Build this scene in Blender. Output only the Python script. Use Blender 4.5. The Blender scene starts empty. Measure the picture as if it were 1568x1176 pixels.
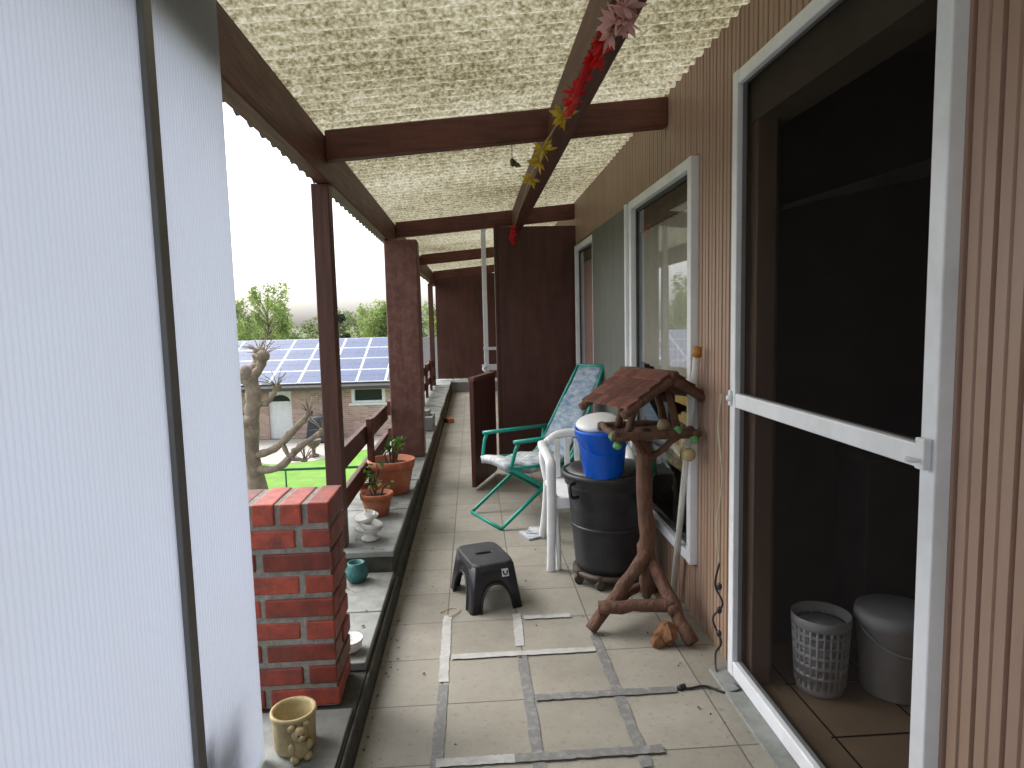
import bpy, math, random
import numpy as np
from mathutils import Vector, Matrix
random.seed(4); RN=np.random.default_rng(4)
S=bpy.context.scene
# ---------------------------------------------------------------- helpers
def nodes(m):
    m.use_nodes=True; nt=m.node_tree
    return nt, nt.nodes, nt.links
def mat(name,c1,c2=None,scale=8,rough=.6,bump=.1,stretch=(1,1,1),metal=0,detail=6,spec=.4,island=0,dirt=None,dirt_scale=1.5,dirt_amt=.5,bdist=.01,coat=0,transl=0):
    m=bpy.data.materials.new(name); nt,N,L=nodes(m)
    b=N['Principled BSDF']; b.inputs['Roughness'].default_value=rough; b.inputs['Metallic'].default_value=metal
    b.inputs['Specular IOR Level'].default_value=spec; b.inputs['Coat Weight'].default_value=coat
    tc=N.new('ShaderNodeTexCoord'); mp=N.new('ShaderNodeMapping'); mp.inputs['Scale'].default_value=stretch
    L.new(tc.outputs['Object'],mp.inputs[0])
    nz=N.new('ShaderNodeTexNoise'); nz.inputs['Scale'].default_value=scale; nz.inputs['Detail'].default_value=detail; nz.inputs['Roughness'].default_value=.65
    L.new(mp.outputs[0],nz.inputs[0])
    c2=c2 or tuple(x*.7 for x in c1)
    rp=N.new('ShaderNodeMapRange'); rp.inputs['From Min'].default_value=.3; rp.inputs['From Max'].default_value=.7
    L.new(nz.outputs[0],rp.inputs[0])
    mx=N.new('ShaderNodeMix'); mx.data_type='RGBA'; mx.inputs[6].default_value=(*c1,1); mx.inputs[7].default_value=(*c2,1)
    L.new(rp.outputs[0],mx.inputs[0]); col=mx.outputs[2]
    if island:
        g=N.new('ShaderNodeNewGeometry'); mr=N.new('ShaderNodeMapRange'); mr.inputs['To Min'].default_value=1-island; mr.inputs['To Max'].default_value=1+island*.6
        L.new(g.outputs['Random Per Island'],mr.inputs[0])
        hs=N.new('ShaderNodeHueSaturation'); L.new(mr.outputs[0],hs.inputs['Value']); L.new(col,hs.inputs['Color']); col=hs.outputs[0]
    if dirt:
        n2=N.new('ShaderNodeTexNoise'); n2.inputs['Scale'].default_value=dirt_scale; n2.inputs['Detail'].default_value=8; n2.inputs['Roughness'].default_value=.7
        L.new(tc.outputs['Object'],n2.inputs[0]); r2=N.new('ShaderNodeMapRange'); r2.inputs['From Min'].default_value=.45; r2.inputs['From Max'].default_value=.75; r2.inputs['To Max'].default_value=dirt_amt
        L.new(n2.outputs[0],r2.inputs[0]); m2=N.new('ShaderNodeMix'); m2.data_type='RGBA'; m2.inputs[7].default_value=(*dirt,1)
        L.new(r2.outputs[0],m2.inputs[0]); L.new(col,m2.inputs[6]); col=m2.outputs[2]
    L.new(col,b.inputs['Base Color'])
    rr=N.new('ShaderNodeMapRange'); rr.inputs['To Min'].default_value=max(.05,rough-.1); rr.inputs['To Max'].default_value=min(1,rough+.12); L.new(nz.outputs[0],rr.inputs[0]); L.new(rr.outputs[0],b.inputs['Roughness'])
    if bump:
        bp=N.new('ShaderNodeBump'); bp.inputs['Strength'].default_value=bump; bp.inputs['Distance'].default_value=bdist
        L.new(nz.outputs[0],bp.inputs['Height']); L.new(bp.outputs[0],b.inputs['Normal'])
    if transl:
        t=N.new('ShaderNodeBsdfTranslucent'); L.new(col,t.inputs[0]); ms=N.new('ShaderNodeMixShader'); ms.inputs[0].default_value=transl
        L.new(b.outputs[0],ms.inputs[1]); L.new(t.outputs[0],ms.inputs[2]); L.new(ms.outputs[0],N['Material Output'].inputs[0])
    return m
def empty(name):
    e=bpy.data.objects.new(name,None); S.collection.objects.link(e); e.empty_display_size=.1; return e
def obj(name,verts,faces,m,parent=None,smooth=False):
    me=bpy.data.meshes.new(name); me.from_pydata([tuple(v) for v in verts],[],[tuple(f) for f in faces]); me.update()
    if smooth: me.polygons.foreach_set('use_smooth',[True]*len(me.polygons))
    o=bpy.data.objects.new(name,me); S.collection.objects.link(o)
    if m: me.materials.append(m)
    if parent: o.parent=parent
    return o
class B:
    """mesh collector"""
    def __init__(s): s.v=[]; s.f=[]; s.mi=[]; s.sm=[]
    def add(s,v,f,mi=0,sm=False):
        n=len(s.v); s.v+= [tuple(x) for x in v]; s.f+=[tuple(i+n for i in q) for q in f]; s.mi+=[mi]*len(f); s.sm+=[sm]*len(f)
    def box(s,a,b,mi=0,rot=None,piv=None):
        x0,y0,z0=a; x1,y1,z1=b
        v=[Vector(p) for p in [(x0,y0,z0),(x1,y0,z0),(x1,y1,z0),(x0,y1,z0),(x0,y0,z1),(x1,y0,z1),(x1,y1,z1),(x0,y1,z1)]]
        if rot is not None:
            c=Vector(piv) if piv else Vector(((x0+x1)/2,(y0+y1)/2,(z0+z1)/2)); v=[c+rot@(p-c) for p in v]
        s.add(v,[(3,2,1,0),(4,5,6,7),(0,1,5,4),(1,2,6,5),(2,3,7,6),(3,0,4,7)],mi)
    def hexa(s,v8,mi=0):
        s.add(v8,[(3,2,1,0),(4,5,6,7),(0,1,5,4),(1,2,6,5),(2,3,7,6),(3,0,4,7)],mi)
    def lathe(s,prof,c=(0,0,0),seg=32,mi=0,sm=True,jit=0,sy=1,R=None):
        v=[];f=[];n=len(prof)
        for i,(r,z) in enumerate(prof):
            for k in range(seg):
                a=2*math.pi*k/seg; rr=r*(1+jit*random.uniform(-1,1)); p=Vector((rr*math.cos(a),rr*math.sin(a)*sy,z))
                if R is not None: p=R@p
                v.append(p+Vector(c))
        for i in range(n-1):
            for k in range(seg):
                k2=(k+1)%seg; f.append((i*seg+k,i*seg+k2,(i+1)*seg+k2,(i+1)*seg+k))
        f.append(tuple(reversed(range(seg)))); f.append(tuple((n-1)*seg+k for k in range(seg)))
        s.add(v,f,mi,sm)
    def tube(s,pts,rad,seg=10,mi=0,sm=True,jit=0,flat=1):
        pts=[Vector(p) for p in pts]
        if not hasattr(rad,'__len__'): rad=[rad]*len(pts)
        v=[];f=[]; up=None
        for i,p in enumerate(pts):
            t=(pts[min(i+1,len(pts)-1)]-pts[max(i-1,0)]).normalized()
            if up is None:
                up=Vector((0,0,1)) if abs(t.z)<.9 else Vector((0,1,0))
            x=t.cross(up).normalized(); up2=x.cross(t).normalized(); up=up2
            for k in range(seg):
                a=2*math.pi*k/seg; r=rad[i]*(1+jit*random.uniform(-1,1)); v.append(p+x*math.cos(a)*r+up2*math.sin(a)*r*flat)
        n=len(pts)
        for i in range(n-1):
            for k in range(seg):
                k2=(k+1)%seg; f.append((i*seg+k,i*seg+k2,(i+1)*seg+k2,(i+1)*seg+k))
        f.append(tuple(reversed(range(seg)))); f.append(tuple((n-1)*seg+k for k in range(seg)))
        s.add(v,f,mi,sm)
    def ball(s,c,r,mi=0,sx=1,sy=1,sz=1,jit=0,seg=14,rings=9):
        prof=[(max(.02*r,r*math.sin(math.pi*i/rings)),-r*math.cos(math.pi*i/rings)*sz) for i in range(rings+1)]
        R=Matrix.Diagonal((sx,sy,1)); s.lathe(prof,c,seg,mi,True,jit,1,R)
    def make(s,name,mats,parent=None,bevel=0,bseg=2,auto=False):
        me=bpy.data.meshes.new(name); me.from_pydata(s.v,[],s.f); me.update()
        for m in (mats if isinstance(mats,(list,tuple)) else [mats]): me.materials.append(m)
        me.polygons.foreach_set('material_index',s.mi); me.polygons.foreach_set('use_smooth',s.sm)
        o=bpy.data.objects.new(name,me); S.collection.objects.link(o)
        if parent: o.parent=parent
        if bevel:
            md=o.modifiers.new('b','BEVEL'); md.width=bevel; md.segments=bseg; md.limit_method='ANGLE'; md.angle_limit=math.radians(50)
        return o
def smoothpath(pts,n=6):
    P=[Vector(p) for p in pts]; out=[]
    for i in range(len(P)-1):
        p0=P[max(i-1,0)];p1=P[i];p2=P[i+1];p3=P[min(i+2,len(P)-1)]
        for k in range(n):
            t=k/n; out.append(.5*((2*p1)+(p2-p0)*t+(2*p0-5*p1+4*p2-p3)*t*t+(3*p1-p0-3*p2+p3)*t**3))
    out.append(P[-1]); return out
def rz(d): return Matrix.Rotation(math.radians(d),3,'Z')
def rx(d): return Matrix.Rotation(math.radians(d),3,'X')
def ry(d): return Matrix.Rotation(math.radians(d),3,'Y')
# ---------------------------------------------------------------- materials
W1,W2=(.120,.034,.019),(.045,.014,.009)
wood_y=mat('wood_beam_y',W1,W2,3,.55,.35,(14,1,14))
wood_x=mat('wood_beam_x',W1,W2,3,.55,.35,(1,14,14),dirt=(.20,.07,.04),dirt_scale=3,dirt_amt=.5)
wood_z=mat('wood_post_z',(.10,.038,.030),(.05,.019,.015),3,.5,.3,(14,14,1))
panel_wood=mat('stained_plywood',(.085,.026,.019),(.040,.013,.010),2.2,.42,.12,(6,6,.8),dirt=(.12,.05,.04),dirt_scale=2,dirt_amt=.5)
col_wood=mat('column_wood',(.16,.058,.046),(.09,.032,.025),3,.5,.3,(9,9,1),dirt=(.26,.16,.13),dirt_scale=14,dirt_amt=.5)
white_alu=mat('white_aluminium',(.78,.80,.84),(.68,.70,.74),5,.35,.03,dirt=(.42,.41,.40),dirt_scale=7,dirt_amt=.3)
white_pl=mat('white_plastic',(.82,.83,.85),(.74,.75,.77),6,.35,.03,dirt=(.45,.43,.40),dirt_scale=6,dirt_amt=.3)
black_pl=mat('black_plastic',(.014,.015,.018),(.020,.021,.025),40,.38,.08,dirt=(.05,.05,.05),dirt_scale=9,dirt_amt=.4)
blue_pl=mat('blue_plastic',(.0,.12,.72),(.0,.10,.62),8,.3,.03)
terra=mat('terracotta',(.46,.14,.06),(.34,.09,.04),9,.75,.15,dirt=(.55,.45,.35),dirt_scale=8,dirt_amt=.4)
soil=mat('soil',(.05,.035,.025),(.02,.015,.01),60,.95,.8)
stone=mat('bluestone_slab',(.29,.30,.29),(.19,.20,.19),7,.8,.25,dirt=(.065,.07,.05),dirt_scale=4,dirt_amt=.85)
curb_m=mat('curb_concrete',(.085,.082,.074),(.03,.03,.026),12,.9,.5,dirt=(.12,.12,.07),dirt_scale=5,dirt_amt=.6)
brick_m=mat('red_brick',(.42,.072,.042),(.20,.040,.03),14,.5,.5,island=.55,dirt=(.05,.028,.028),dirt_scale=11,dirt_amt=.8)
mortar_m=mat('mortar',(.30,.29,.27),(.18,.17,.155),40,.95,.7,dirt=(.10,.10,.08),dirt_scale=8,dirt_amt=.5)
green_tube=mat('green_enamel',(.0,.30,.22),(.0,.22,.17),9,.3,.03)
log_m=mat('bark_log',(.16,.075,.044),(.060,.030,.019),5,.75,.8,(9,9,2),bdist=.02,dirt=(.25,.16,.12),dirt_scale=8,dirt_amt=.4)
leaf_m=mat('leaf',(.09,.20,.03),(.05,.12,.02),5,.6,0,island=.5,transl=.3)
grey_tape=mat('grey_tape',(.18,.18,.175),(.11,.11,.11),30,.55,.3,dirt=(.42,.42,.41),dirt_scale=30,dirt_amt=.7)
white_tape=mat('white_tape',(.47,.47,.455),(.37,.37,.36),20,.6,.3,dirt=(.22,.21,.18),dirt_scale=14,dirt_amt=.7)
cream=mat('cream_ceramic',(.46,.38,.20),(.36,.29,.15),12,.45,.1,dirt=(.22,.15,.07),dirt_scale=12,dirt_amt=.6)
white_cer=mat('white_ceramic',(.76,.76,.74),(.6,.6,.57),12,.3,.1)
teal_cer=mat('teal_ceramic',(.03,.16,.15),(.02,.08,.09),60,.25,.5)
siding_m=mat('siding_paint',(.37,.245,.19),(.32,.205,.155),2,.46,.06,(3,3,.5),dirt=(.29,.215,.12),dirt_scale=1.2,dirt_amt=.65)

def tile_mat():
    m=bpy.data.materials.new('floor_tiles'); nt,N,L=nodes(m); b=N['Principled BSDF']
    tc=N.new('ShaderNodeTexCoord'); mp=N.new('ShaderNodeMapping'); mp.inputs['Location'].default_value=(.16+.34*50,-2.03+.34*50,0); L.new(tc.outputs['Object'],mp.inputs[0])
    br=N.new('ShaderNodeTexBrick'); br.offset=0; br.inputs['Scale'].default_value=1; br.inputs['Brick Width'].default_value=.34; br.inputs['Row Height'].default_value=.34
    br.inputs['Mortar Size'].default_value=.0035; br.inputs['Mortar Smooth'].default_value=.3; br.inputs['Color1'].default_value=(.34,.32,.275,1); br.inputs['Color2'].default_value=(.275,.26,.222,1); br.inputs['Mortar'].default_value=(.11,.10,.085,1)
    L.new(mp.outputs[0],br.inputs[0])
    n1=N.new('ShaderNodeTexNoise'); n1.inputs['Scale'].default_value=2.2; n1.inputs['Detail'].default_value=9; n1.inputs['Roughness'].default_value=.7; L.new(tc.outputs['Object'],n1.inputs[0])
    n2=N.new('ShaderNodeTexNoise'); n2.inputs['Scale'].default_value=45; n2.inputs['Detail'].default_value=5; L.new(tc.outputs['Object'],n2.inputs[0])
    r=N.new('ShaderNodeMapRange'); r.inputs['From Min'].default_value=.4; r.inputs['From Max'].default_value=.75; r.inputs['To Max'].default_value=.65; L.new(n1.outputs[0],r.inputs[0])
    mx=N.new('ShaderNodeMix'); mx.data_type='RGBA'; mx.inputs[7].default_value=(.15,.13,.105,1); L.new(r.outputs[0],mx.inputs[0]); L.new(br.outputs[0],mx.inputs[6])
    r2=N.new('ShaderNodeMapRange'); r2.inputs['From Min'].default_value=.58; r2.inputs['From Max'].default_value=.72; r2.inputs['To Max'].default_value=.45; L.new(n2.outputs[0],r2.inputs[0])
    m2=N.new('ShaderNodeMix'); m2.data_type='RGBA'; m2.inputs[7].default_value=(.12,.10,.08,1); L.new(r2.outputs[0],m2.inputs[0]); L.new(mx.outputs[2],m2.inputs[6])
    L.new(m2.outputs[2],b.inputs['Base Color'])
    rr=N.new('ShaderNodeMapRange'); rr.inputs['To Min'].default_value=.28; rr.inputs['To Max'].default_value=.65; L.new(n1.outputs[0],rr.inputs[0]); L.new(rr.outputs[0],b.inputs['Roughness'])
    bp=N.new('ShaderNodeBump'); bp.inputs['Strength'].default_value=.5; bp.inputs['Distance'].default_value=.004; bp.invert=True; L.new(br.outputs['Fac'],bp.inputs['Height']); L.new(bp.outputs[0],b.inputs['Normal'])
    return m
floor_m=tile_mat()

PER=.095
def roof_mat():
    m=bpy.data.materials.new('fibreglass_roof'); nt,N,L=nodes(m); N.remove(N['Principled BSDF']); out=N['Material Output']
    tc=N.new('ShaderNodeTexCoord')
    def noise(sc,st,det=6,ro=.65):
        mp=N.new('ShaderNodeMapping'); mp.inputs['Scale'].default_value=st; L.new(tc.outputs['Object'],mp.inputs[0])
        n=N.new('ShaderNodeTexNoise'); n.inputs['Scale'].default_value=sc; n.inputs['Detail'].default_value=det; n.inputs['Roughness'].default_value=ro; L.new(mp.outputs[0],n.inputs[0]); return n.outputs[0]
    def math_(op,a,b):
        k=N.new('ShaderNodeMath'); k.operation=op
        for i,x in enumerate((a,b)):
            if x is None: continue
            if isinstance(x,(int,float)): k.inputs[i].default_value=x
            else: L.new(x,k.inputs[i])
        return k.outputs[0]
    big=noise(.8,(1,1,1),3); fine=noise(85,(.8,1,1),2,.55); row=noise(30,(.8,1.1,1),4,.65)
    sp=N.new('ShaderNodeSeparateXYZ'); L.new(tc.outputs['Object'],sp.inputs[0])
    wave=math_('SINE',math_('MULTIPLY',sp.outputs[1],2*math.pi/PER),None)
    s=math_('ADD',math_('MULTIPLY',big,.50),math_('MULTIPLY',fine,.70))
    s=math_('ADD',s,math_('MULTIPLY',row,.50)); s=math_('ADD',s,math_('MULTIPLY',wave,.12))
    cr=N.new('ShaderNodeValToRGB'); L.new(math_('DIVIDE',s,1.7),cr.inputs[0])
    e=cr.color_ramp.elements; e[0].position=.34; e[0].color=(.41,.405,.355,1); e[1].position=.66; e[1].color=(.075,.064,.032,1)
    k=e.new(.45); k.color=(.31,.298,.232,1); k=e.new(.55); k.color=(.19,.173,.112,1)
    d=N.new('ShaderNodeBsdfDiffuse'); t=N.new('ShaderNodeBsdfTranslucent'); L.new(cr.outputs[0],d.inputs[0]); L.new(cr.outputs[0],t.inputs[0])
    mx=N.new('ShaderNodeMixShader'); mx.inputs[0].default_value=.82; L.new(d.outputs[0],mx.inputs[1]); L.new(t.outputs[0],mx.inputs[2]); L.new(mx.outputs[0],out.inputs[0])
    return m
roof_m=roof_mat()

def sheet_mat():
    m=bpy.data.materials.new('twinwall_polycarbonate'); nt,N,L=nodes(m); N.remove(N['Principled BSDF']); out=N['Material Output']
    tc=N.new('ShaderNodeTexCoord'); sp=N.new('ShaderNodeSeparateXYZ'); L.new(tc.outputs['Object'],sp.inputs[0])
    k=N.new('ShaderNodeMath'); k.operation='MULTIPLY'; k.inputs[1].default_value=2*math.pi/.016; L.new(sp.outputs[1],k.inputs[0])
    s=N.new('ShaderNodeMath'); s.operation='SINE'; L.new(k.outputs[0],s.inputs[0])
    r=N.new('ShaderNodeMapRange'); r.inputs['From Min'].default_value=.2; r.inputs['To Min'].default_value=0; r.inputs['To Max'].default_value=1; L.new(s.outputs[0],r.inputs[0])
    n=N.new('ShaderNodeTexNoise'); n.inputs['Scale'].default_value=1.6; n.inputs['Detail'].default_value=5; L.new(tc.outputs['Object'],n.inputs[0])
    mx=N.new('ShaderNodeMix'); mx.data_type='RGBA'; mx.inputs[6].default_value=(.67,.70,.775,1); mx.inputs[7].default_value=(.56,.59,.67,1); L.new(r.outputs[0],mx.inputs[0])
    m2=N.new('ShaderNodeMix'); m2.data_type='RGBA'; m2.inputs[7].default_value=(.60,.625,.68,1); L.new(n.outputs[0],m2.inputs[0]); L.new(mx.outputs[2],m2.inputs[6])
    bp=N.new('ShaderNodeBump'); bp.inputs['Strength'].default_value=.3; bp.inputs['Distance'].default_value=.002; L.new(s.outputs[0],bp.inputs['Height'])
    t=N.new('ShaderNodeBsdfTranslucent'); d=N.new('ShaderNodeBsdfDiffuse'); g=N.new('ShaderNodeBsdfGlossy'); g.inputs['Roughness'].default_value=.35
    for q in (t,d): L.new(m2.outputs[2],q.inputs[0])
    for q in (t,d,g): L.new(bp.outputs[0],q.inputs['Normal'])
    a=N.new('ShaderNodeMixShader'); a.inputs[0].default_value=.80; L.new(d.outputs[0],a.inputs[1]); L.new(t.outputs[0],a.inputs[2])
    c=N.new('ShaderNodeMixShader'); c.inputs[0].default_value=.06; L.new(a.outputs[0],c.inputs[1]); L.new(g.outputs[0],c.inputs[2]); L.new(c.outputs[0],out.inputs[0])
    return m
def glass_mat(name,tint=(.96,.97,.96)):
    m=bpy.data.materials.new(name); nt,N,L=nodes(m); N.remove(N['Principled BSDF']); out=N['Material Output']
    t=N.new('ShaderNodeBsdfTransparent'); t.inputs[0].default_value=(*tint,1); g=N.new('ShaderNodeBsdfGlossy'); g.inputs['Roughness'].default_value=.02; g.inputs[0].default_value=(.9,.95,1,1)
    lw=N.new('ShaderNodeFresnel'); lw.inputs[0].default_value=1.8
    mx=N.new('ShaderNodeMixShader'); L.new(lw.outputs[0],mx.inputs[0]); L.new(t.outputs[0],mx.inputs[1]); L.new(g.outputs[0],mx.inputs[2]); L.new(mx.outputs[0],out.inputs[0]); return m
def screen_mat():
    m=bpy.data.materials.new('insect_screen'); nt,N,L=nodes(m); N.remove(N['Principled BSDF']); out=N['Material Output']
    t=N.new('ShaderNodeBsdfTransparent'); t.inputs[0].default_value=(1,1,1,1); d=N.new('ShaderNodeBsdfDiffuse'); d.inputs[0].default_value=(.014,.012,.012,1)
    mx=N.new('ShaderNodeMixShader'); mx.inputs[0].default_value=.33; L.new(t.outputs[0],mx.inputs[1]); L.new(d.outputs[0],mx.inputs[2]); L.new(mx.outputs[0],out.inputs[0]); return m
sheet_m=sheet_mat(); glass_m=glass_mat('window_glass'); screen_m=screen_mat()

# ---------------------------------------------------------------- balcony structure
b=B(); b.box((-.43,-2,-.25),(1.05,14,0)); b.make('balcony_floor',floor_m)
b=B(); b.box((-.92,-2,-.25),(-.432,14,-.006))
b.box((-.445,-2,-.004),(-.432,3.42,.10)); b.box((-.92,-2,-.004),(-.447,14,.10))
b.make('balcony_curb',curb_m,bevel=.006)
st=empty('stone_ledge')
b=B()
y=2.46
for L_ in (.46,.48):
    b.box((-.86,y,.102),(-.452,y+L_-.008,.135)); y+=L_
b.box((-.9,-1,.102),(-.455,2.2,.112))
b.make('low_slabs',stone,st,bevel=.005)
b=B(); b.box((-.90,3.43,.102),(-.465,13.4,.21)); b.make('riser',curb_m,st)
b=B(); y=3.40
while y<13:
    l=random.uniform(.75,.95); b.box((-.92,y,.212),(-.445+random.uniform(-.006,.006),y+l-.012,.245+random.uniform(-.003,.003))); y+=l
b.make('upper_slabs',stone,st,bevel=.005)
tp=empty('floor_tape')
def tape(name,x0,y0,x1,y1,m,z=.0035):
    horiz=abs(x1-x0)>abs(y1-y0); n=24; v=[];f=[]; w=.021
    for i in range(n+1):
        t=i/n; x=x0+(x1-x0)*t; yy=y0+(y1-y0)*t; j=random.uniform(-.004,.004)
        for sgn in (-1,1):
            ww=w+random.uniform(-.003,.002)
            v.append((x,yy+j*.3+sgn*ww,z) if horiz else (x+j*.3+sgn*ww,yy,z))
    for i in range(n): f.append((2*i,2*i+2,2*i+3,2*i+1))
    obj(name,v,f,m,tp)
for k,a in enumerate([(-.16,1.75,-.155,2.50,grey_tape),(-.157,2.52,-.16,3.12,white_tape),(.18,1.75,.175,2.74,grey_tape),(.172,2.78,.180,3.10,white_tape),
     (.525,1.95,.52,2.84,grey_tape)]): tape('strip_%d'%k,*a)
for k,a in enumerate([(-.13,2.71,.50,2.712,white_tape,.0065),(.20,2.37,.75,2.372,grey_tape,.0065),(-.16,2.03,.10,2.03,white_tape,.0065),(.10,2.028,.60,2.028,grey_tape,.0085),(.21,3.05,.44,3.05,white_tape,.0065)]): tape('cross_strip_%d'%k,*a)

# wall siding
XW=1.03
def siding(bb,y0,y1,z0,z1):
    per=.078; prof=[(0,0),(.026,0),(.029,.005),(.034,.005),(.037,0),(.064,0),(.067,.013),(.075,.013)]
    pts=[]; k=math.floor(y0/per)-1
    while k*per<y1+per:
        for a,c in prof: pts.append((k*per+a,XW+c))
        k+=1
    ys=[p[0] for p in pts]; xs=[p[1] for p in pts]
    P=[(y0,float(np.interp(y0,ys,xs)))]+[p for p in pts if y0<p[0]<y1]+[(y1,float(np.interp(y1,ys,xs)))]
    v=[];f=[]
    for yy,x in P: v+=[(x,yy,z0),(x,yy,z1)]
    for i in range(len(P)-1): f.append((2*i,2*i+1,2*i+3,2*i+2))
    bb.add(v,f)
TOP=2.60
segs=[(-2,1.335,0,TOP),(2.475,2.93,0,TOP),(1.335,2.475,2.345,TOP),(2.93,6.26,2.165,TOP),(2.93,4.12,0,.27),(4.12,6.26,0,.27),(6.26,14,0,TOP)]
hw=empty('house_wall')
b=B()
for s_ in segs: siding(b,*s_)
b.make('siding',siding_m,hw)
core_m=mat('wall_core',(.25,.2,.15),rough=.9,scale=4)
b=B()
for (a,c,d,e) in [(-2,1.34,0,2.9),(2.47,2.935,0,2.9),(1.341,2.469,2.35,2.9),(2.936,6.25,2.17,2.9),(2.936,6.25,0,.265),(6.255,14,0,2.9)]:
    b.box((1.05,a,d-.2),(1.18,c,e))
b.make('core',core_m,hw)
# interior
rm=empty('interior_room')
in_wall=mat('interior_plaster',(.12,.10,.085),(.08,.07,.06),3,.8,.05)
in_floor=mat('interior_floor',(.55,.40,.26),(.44,.30,.19),3,.4,.05)
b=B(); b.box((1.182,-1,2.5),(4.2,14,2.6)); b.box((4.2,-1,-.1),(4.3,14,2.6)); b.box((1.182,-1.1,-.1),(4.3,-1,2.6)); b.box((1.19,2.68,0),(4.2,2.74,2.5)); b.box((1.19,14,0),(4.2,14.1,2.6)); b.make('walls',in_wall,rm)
b=B(); b.box((1.052,-1,-.1),(4.2,14,-.004)); b.make('floor',in_floor,rm)
b=B()
for i in range(9): b.box((1.2+i*.33,-1,-.003),(1.206+i*.33,2.68,-.001))
for i in range(10): b.box((1.19,-.6+i*.33,-.0035),(4.2,-.594+i*.33,-.0015))
b.make('grout_lines',soil,rm)
b=B(); b.hexa([(1.27,2.62,1.87),(2.05,2.62,2.03),(2.05,2.67,2.03),(1.27,2.67,1.87),(1.27,2.62,1.885),(2.05,2.62,2.11),(2.05,2.67,2.11),(1.27,2.67,1.885)]); b.make('highlight_wedge',mat('highlight_pale',(.40,.36,.30)),rm)  # pale wedge modelled in place of a faint highlight inside the room
b=B(); b.box((1.55,2.45,.0),(2.2,2.66,.85)); b.box((1.53,2.43,.852),(2.22,2.66,.88)); b.make('cabinet',mat('cabinet',(.16,.14,.13)),rm,bevel=.006)

# screen door
dr=empty('screen_door')
b=B(); x0,x1=.995,1.035; Y0,Y1=1.335,2.47; Z1=2.34
b.box((x0,Y1-.045,.012),(x1,Y1,Z1)); b.box((x0,Y0,.012),(x1,Y0+.05,Z1))
b.box((x0+.002,Y0+.05,Z1-.05),(x1,Y1-.045,Z1-.002)); b.box((x0+.002,Y0+.05,.014),(x1,Y1-.045,.075)); b.box((x0+.003,Y0+.05,1.095),(x1,Y1-.045,1.15))
b.make('frame',white_alu,dr,bevel=.004)
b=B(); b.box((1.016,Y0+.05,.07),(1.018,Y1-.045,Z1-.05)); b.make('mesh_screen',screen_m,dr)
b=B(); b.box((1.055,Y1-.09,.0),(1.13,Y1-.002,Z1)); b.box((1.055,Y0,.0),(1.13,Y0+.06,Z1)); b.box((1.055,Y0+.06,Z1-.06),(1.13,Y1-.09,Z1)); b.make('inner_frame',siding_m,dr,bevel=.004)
b=B(); b.box((.975,1.345,1.10),(.994,1.375,1.17)); b.tube([(.972,1.36,1.12),(.955,1.362,1.122),(.95,1.37,1.125)],.006); b.ball((.985,2.45,1.13),.013); b.box((.985,2.445,1.10),(.995,2.465,1.16)); b.make('latch',white_alu,dr,bevel=.003)
b=B(); b.box((.93,1.30,-.003),(1.05,2.50,.012)); b.make('threshold',stone,dr,bevel=.003)

# white things inside
bk=empty('white_bucket')
b=B(); b.lathe([(.11,0),(.115,.01),(.135,.27),(.142,.275),(.142,.30),(.138,.32),(.12,.325),(.0,.33)],(1.58,2.30,0),36); b.tube([(1.58+.142*math.cos(t),2.30+.142*math.sin(t),.27-.08*abs(math.sin(t))) for t in np.linspace(math.pi,2*math.pi,12)],.004); b.make('body',white_pl,bk)
bk=empty('laundry_basket')
b=B(); c=(1.31,2.34,0)
b.lathe([(.085,0),(.088,.02),(.09,.04)],c,32); b.lathe([(.102,.26),(.108,.265),(.108,.30),(.103,.30),(.100,.26)],c,32)
for k in range(26):
    a=2*math.pi*k/26; b.tube([(c[0]+.088*math.cos(a),c[1]+.088*math.sin(a),.03),(c[0]+.101*math.cos(a),c[1]+.101*math.sin(a),.27)],.006,6)
for z in (.07,.11,.15,.19,.23): b.lathe([(.088+.013*z/.3,z),(.093+.013*z/.3,z),(.093+.013*z/.3,z+.014),(.088+.013*z/.3,z+.014)],c,32)
b.lathe([(.070,.01),(.085,.26),(.0,.27)],c,24)
b.make('body',white_pl,bk)

# windows
gasket=mat('dark_gasket',(.05,.05,.05))
def window(name,y0,y1,z0,z1,mull=None):
    e=empty(name); b=B(); xa,xb=.995,1.045; w=.05
    b.box((xa,y0,z0),(xb,y0+w,z1)); b.box((xa,y1-w,z0),(xb,y1,z1)); b.box((xa+.002,y0+w,z0),(xb,y1-w,z0+w)); b.box((xa+.002,y0+w,z1-w),(xb,y1-w,z1))
    b.make('frame',white_alu,e,bevel=.004)
    b=B(); g=y0+w; h=y1-w; b.box((1.028,g,z0+w),(1.05,g+.012,z1-w)); b.box((1.028,h-.02,z0+w),(1.05,h,z1-w)); b.box((1.029,g+.012,z1-w-.02),(1.05,h-.02,z1-w)); b.box((1.029,g+.012,z0+w),(1.05,h-.02,z0+w+.02)); b.make('sash',gasket,e)
    b=B(); b.add([(1.035,g,z0+w),(1.035,h,z0+w),(1.035,h,z1-w),(1.035,g,z1-w)],[(3,2,1,0)]); b.make('glass',glass_m,e)
    return e
w1=window('window',2.935,4.10,.275,2.16)
w2=window('window',5.30,6.25,.275,2.13)
def curtain(name,y0,y1,z0,z1,x,m,amp=.012,per=.09,parent=None):
    n=int((y1-y0)/.008); v=[];f=[]
    for i in range(n+1):
        yy=y0+(y1-y0)*i/n; 
        for z,a in ((z0,1.2),((z0+z1)/2,1),(z1,.6)): v.append((x+amp*a*math.sin(yy*2*math.pi/per+.8*math.sin(yy*9)),yy,z+(.02*math.sin(yy*5) if z==z0 else 0)))
    for i in range(n):
        for k in (0,1): f.append((3*i+k,3*i+3+k,3*i+4+k,3*i+1+k))
    return obj(name,v,f,m,parent,True)
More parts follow.
